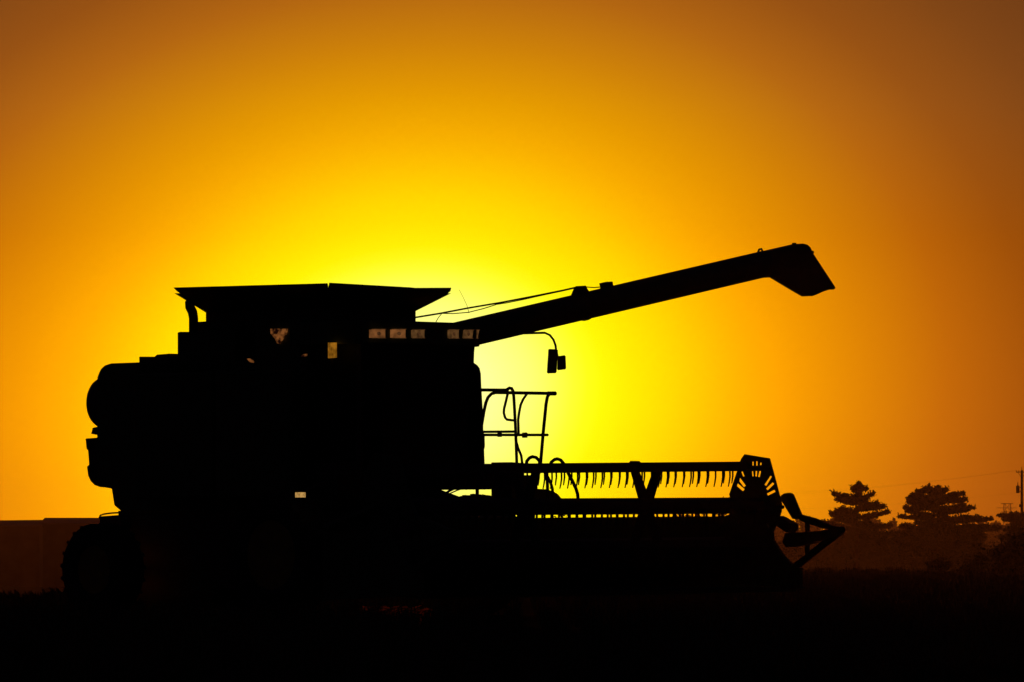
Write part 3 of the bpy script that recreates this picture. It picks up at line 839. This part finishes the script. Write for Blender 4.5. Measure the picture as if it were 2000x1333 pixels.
def broadleaf(name, label, Y, px, py_top, half_px, cat, group=None, base_z=-3.1, n=2600, lobes=9, size=.5, seed=1, mat_=M_LEAF, thick=1.0):
    rs = np.random.default_rng(seed)
    top = at(px, py_top, Y)
    hw = half_px/F*Y
    base = Vector((top.x, Y, base_z))
    H = top.z - base_z
    t = thing(name, base, label, cat, group)
    tr = trunk_mb(base, base + Vector((0,0,H*.8)), max(.06, H*.022), .03)
    C = []
    for k in range(lobes):
        a = rs.uniform(0, 6.283); r = hw*.72*math.sqrt(rs.random())
        zz = H*rs.uniform(.35, .92) if H > 3 else H*rs.uniform(.1, .9)
        zz *= 1 - .25*(r/hw)**2
        c = base + Vector((r*math.cos(a), r*math.sin(a), zz))
        tr.tube([base + Vector((0,0,zz*.55)), base.lerp(c,.6)+Vector((0,0,zz*.3)), c], [.07,.05,.02], 5)
        sr = hw*rs.uniform(.25, .42)
        m = n//lobes
        d = rs.normal(size=(m,3)); d /= np.linalg.norm(d, axis=1)[:,None]
        d *= (rs.random((m,1))**.45)*sr*rs.uniform(.7,1.15,(m,1))
        d[:,2] *= .75
        C.append(np.array(c) + d)
        m = n//lobes//5
        d = rs.normal(size=(m,3))*sr*.75
        C.append(np.array(c) + d)
    C = np.concatenate(C); C = C[(C[:,2] > base_z+.05) & (C[:,2] < top.z+.3)]
    tr.build('trunk', M_BARK, t, off=base)
    quads('crown', leaves(C, size), mat_, t, off=base)
    return t
broadleaf('leafy_tree', 'far leafy tree top seen through the reel beside the operator hoses', 1500, 1096, 962, 26, 'tree', 'far trees seen through the reel', seed=2, size=.6)
broadleaf('leafy_tree', 'far leafy tree top just left of the slotted reel shield, tallest of three', 1500, 1418, 957, 27, 'tree', 'far trees seen through the reel', seed=4, size=.6)
broadleaf('leafy_tree', 'far leafy tree top seen under the tines, middle of three left of the shield', 1500, 1396, 962, 17, 'tree', 'far trees seen through the reel', seed=6, size=.6)
broadleaf('leafy_tree', 'far leafy tree top, smallest of three seen under the tines left of the shield', 1500, 1371, 965, 14, 'tree', 'far trees seen through the reel', seed=8, size=.6)
broadleaf('bush', 'black bush on the crest of the field at the right edge', 298, 1992, 1046, 72, 'bush', base_z=-.35, n=12000, lobes=26, size=.11, seed=12)
broadleaf('bush', 'small dark bush below the broad pine, left of the larger black bush', 292, 1832, 1090, 34, 'bush', base_z=-.25, n=3000, lobes=14, size=.06, seed=13)
broadleaf('bush', 'low dark bush on the crest between the two nearest bushes', 295, 1908, 1082, 45, 'bush', base_z=-.3, n=3600, lobes=14, size=.07, seed=17)

def thicket(name, Y, px0, px1, top_fn, dens, size, depth, seed):
    rs = np.random.default_rng(seed)
    C = []
    px = px0
    while px < px1:
        w = rs.uniform(10, 26)
        tp = top_fn(px) + rs.normal()*3.0
        top = at(px, tp, Y).z
        r = w/F*Y
        n = int(dens)
        yc = Y + rs.uniform(-depth, depth)
        z = -3.1 + (top+3.1)*np.sqrt(rs.random(n))
        k = 1 - .75*((z+3.1)/(top+3.1))**4
        C.append(np.stack([px_x(px, Y) + rs.normal(size=n)*r*.75*k, yc + rs.normal(size=n)*r*.8, z + rs.normal(size=n)*size*.5], 1))
        px += w*.45
    C = np.concatenate(C)
    o = quads(name, leaves(C, size), M_LEAF)
    return tag(o, kind='stuff')
def px_x(px, Y): return (px-1000)/F*Y
thicket('woodland', 950, 1505, 2500, lambda p: 1058 - 16*math.exp(-((p-1690)/70.0)**2) - 20*math.exp(-((p-1850)/70.0)**2) + 46*math.exp(-((p-1938)/22.0)**2) + 6*math.sin(p/17.0), 1700, .34, 10, 21)
thicket('treeline', 2300, 1325, 2600, lambda p: 1024 + 4*math.sin(p/31.0) + 3*math.sin(p/11.0) - (6 if 1560 < p < 1640 else 0) + (6 if p > 1760 else 0) - (10 if p < 1480 else 0), 500, 1.0, 40, 22)

# ------------------------------------------------------------------ poles and wires
UY = 1000.0
pt = at(1995.8, 912, UY)
pole = thing('utility_pole', (pt.x, UY, -3.1), 'wooden utility pole with crossarm and transformer at the right edge', 'utility pole')
po = Vector((pt.x, UY, -3.1))
hp = pt.z + 3.1
MB().tube([(0,0,0),(0,0,hp*.5),(0,0,hp-.5)], [.25,.21,.17], 10).build('post', M_WOOD, pole)
az_ = at(1996, 922.5, UY).z + 3.1
MB().box((-.85,-.06,az_-.06), (.85,.06,az_+.06)).tube([(-.55,-.02,az_-.05),(-.1,-.05,az_-.75)], .03, 5).tube([(.55,-.02,az_-.05),(.1,-.05,az_-.75)], .03, 5).build('crossarm', M_WOOD, pole)
for x in (-.8, -.42, .42, .8):
    MB().tube([(x,0,az_+.06),(x,0,az_+.16),(x,0,az_+.26)], [.03,.06,.04], 8).build('insulator', M_DARK, pole)
MB().tube([(0,0,hp-.5),(0,0,hp-.2),(0,0,hp)], [.05,.05,.03], 8).build('top_pin', M_DARK, pole)
zt0, zt1 = at(0, 963.5, UY).z+3.1, at(0, 949, UY).z+3.1
MB().tube([(-.58,0,zt0),(-.58,0,zt1)], .25, 14).tube([(-.58,0,zt1),(-.58,0,zt1+.55)], [.07,.035], 8).box((-.5,-.05,zt0+.2), (-.1,.05,zt0+.3)).box((-.5,-.05,zt1-.3), (-.1,.05,zt1-.2)).build('transformer', M_DARK, pole)
zs = at(0, 988, UY).z+3.1
MB().box((-.42,-.10,zs-.2), (-.1,.10,zs+.2)).build('junction_box', M_DARK, pole)
W = [(1992,918.5,1640,930,1200,962,-.8),(1994,919,1700,936,1150,972,-.42),(1996,962,1750,958,1200,985,0)]
for i, (xa, ya, xm, ym, xe, ye, dx) in enumerate(W):
    a = at(xa, ya, UY); b = at(xe, ye, 1250)
    if i < 2: a = po + Vector((dx, 0, az_+.26))
    pts = []
    for k in range(25):
        s = k/24
        p = a.lerp(b, s); p.z -= 4*1.6*s*(1-s)
        pts.append(p)
    o = MB().tube(pts, .0065, 4).build('power_line', M_DARK, off=a)
    o.location = a
    tag(o, ['upper thin power line running left from the pole crossarm tip', 'thin power line just below the uppermost one from the crossarm', 'lowest thin line running left from below the transformer'][i], 'power line', 'wires strung from the utility pole')
# transmission tower far behind
TY = 3000.0
tb = at(1967.5, 1085, TY)
tow = thing('transmission_tower', (tb.x, TY, -3.1), 'faint lattice transmission tower rising behind the pine at right', 'tower')
th = at(0, 983.5, TY).z + 3.1
hwid = 2.0
tm = MB()
for sx in (-1, 1):
    for sy in (-1, 1):
        tm.tube([(sx*hwid, sy*1.2, 0), (sx*hwid*.72, sy*.8, th)], .14, 5)
for sx in (-.35, .35):
    tm.tube([(sx*hwid, 0, th*.5), (sx*hwid, 0, th)], .10, 5)
k = 8
for j in range(k):
    za, zb_ = th*j/k, th*(j+1)/k
    wa, wb = hwid*(1-.28*j/k), hwid*(1-.28*(j+1)/k)
    for sy in (-1, 1):
        tm.tube([(-wa, sy, za), (wb, sy, zb_)], .05, 4); tm.tube([(wa, sy, za), (-wb, sy, zb_)], .05, 4)
tm.build('lattice_mast', M_STEEL, tow)
za = at(0, 992.5, TY).z + 3.1
MB().tube([(-2.9,0,th-.1),(2.6,0,th-.1)], .13, 5).build('crossarm', M_STEEL, tow)
MB().tube([(-4.6,0,za),(4.2,0,za)], .10, 5).build('crossarm', M_STEEL, tow)

# ------------------------------------------------------------------ the evening air
me = bpy.data.meshes.new('haze')
hb = MB().box((-1400, -60, -5.2), (1400, 3300, 34))
me.from_pydata(hb.v, [], hb.f)
hm = bpy.data.materials.new('haze')
hm.use_nodes = True
nt = hm.node_tree
nt.nodes.clear()
vo = nt.nodes.new('ShaderNodeVolumePrincipled')
vo.inputs['Color'].default_value = (0.85, 0.75, 0.62, 1)
vo.inputs['Density'].default_value = 0.000062
vo.inputs['Anisotropy'].default_value = 0.35
ou = nt.nodes.new('ShaderNodeOutputMaterial')
nt.links.new(vo.outputs[0], ou.inputs['Volume'])
me.materials.append(hm)
haze = bpy.data.objects.new('haze', me)
COL.objects.link(haze)
tag(haze, kind='stuff')
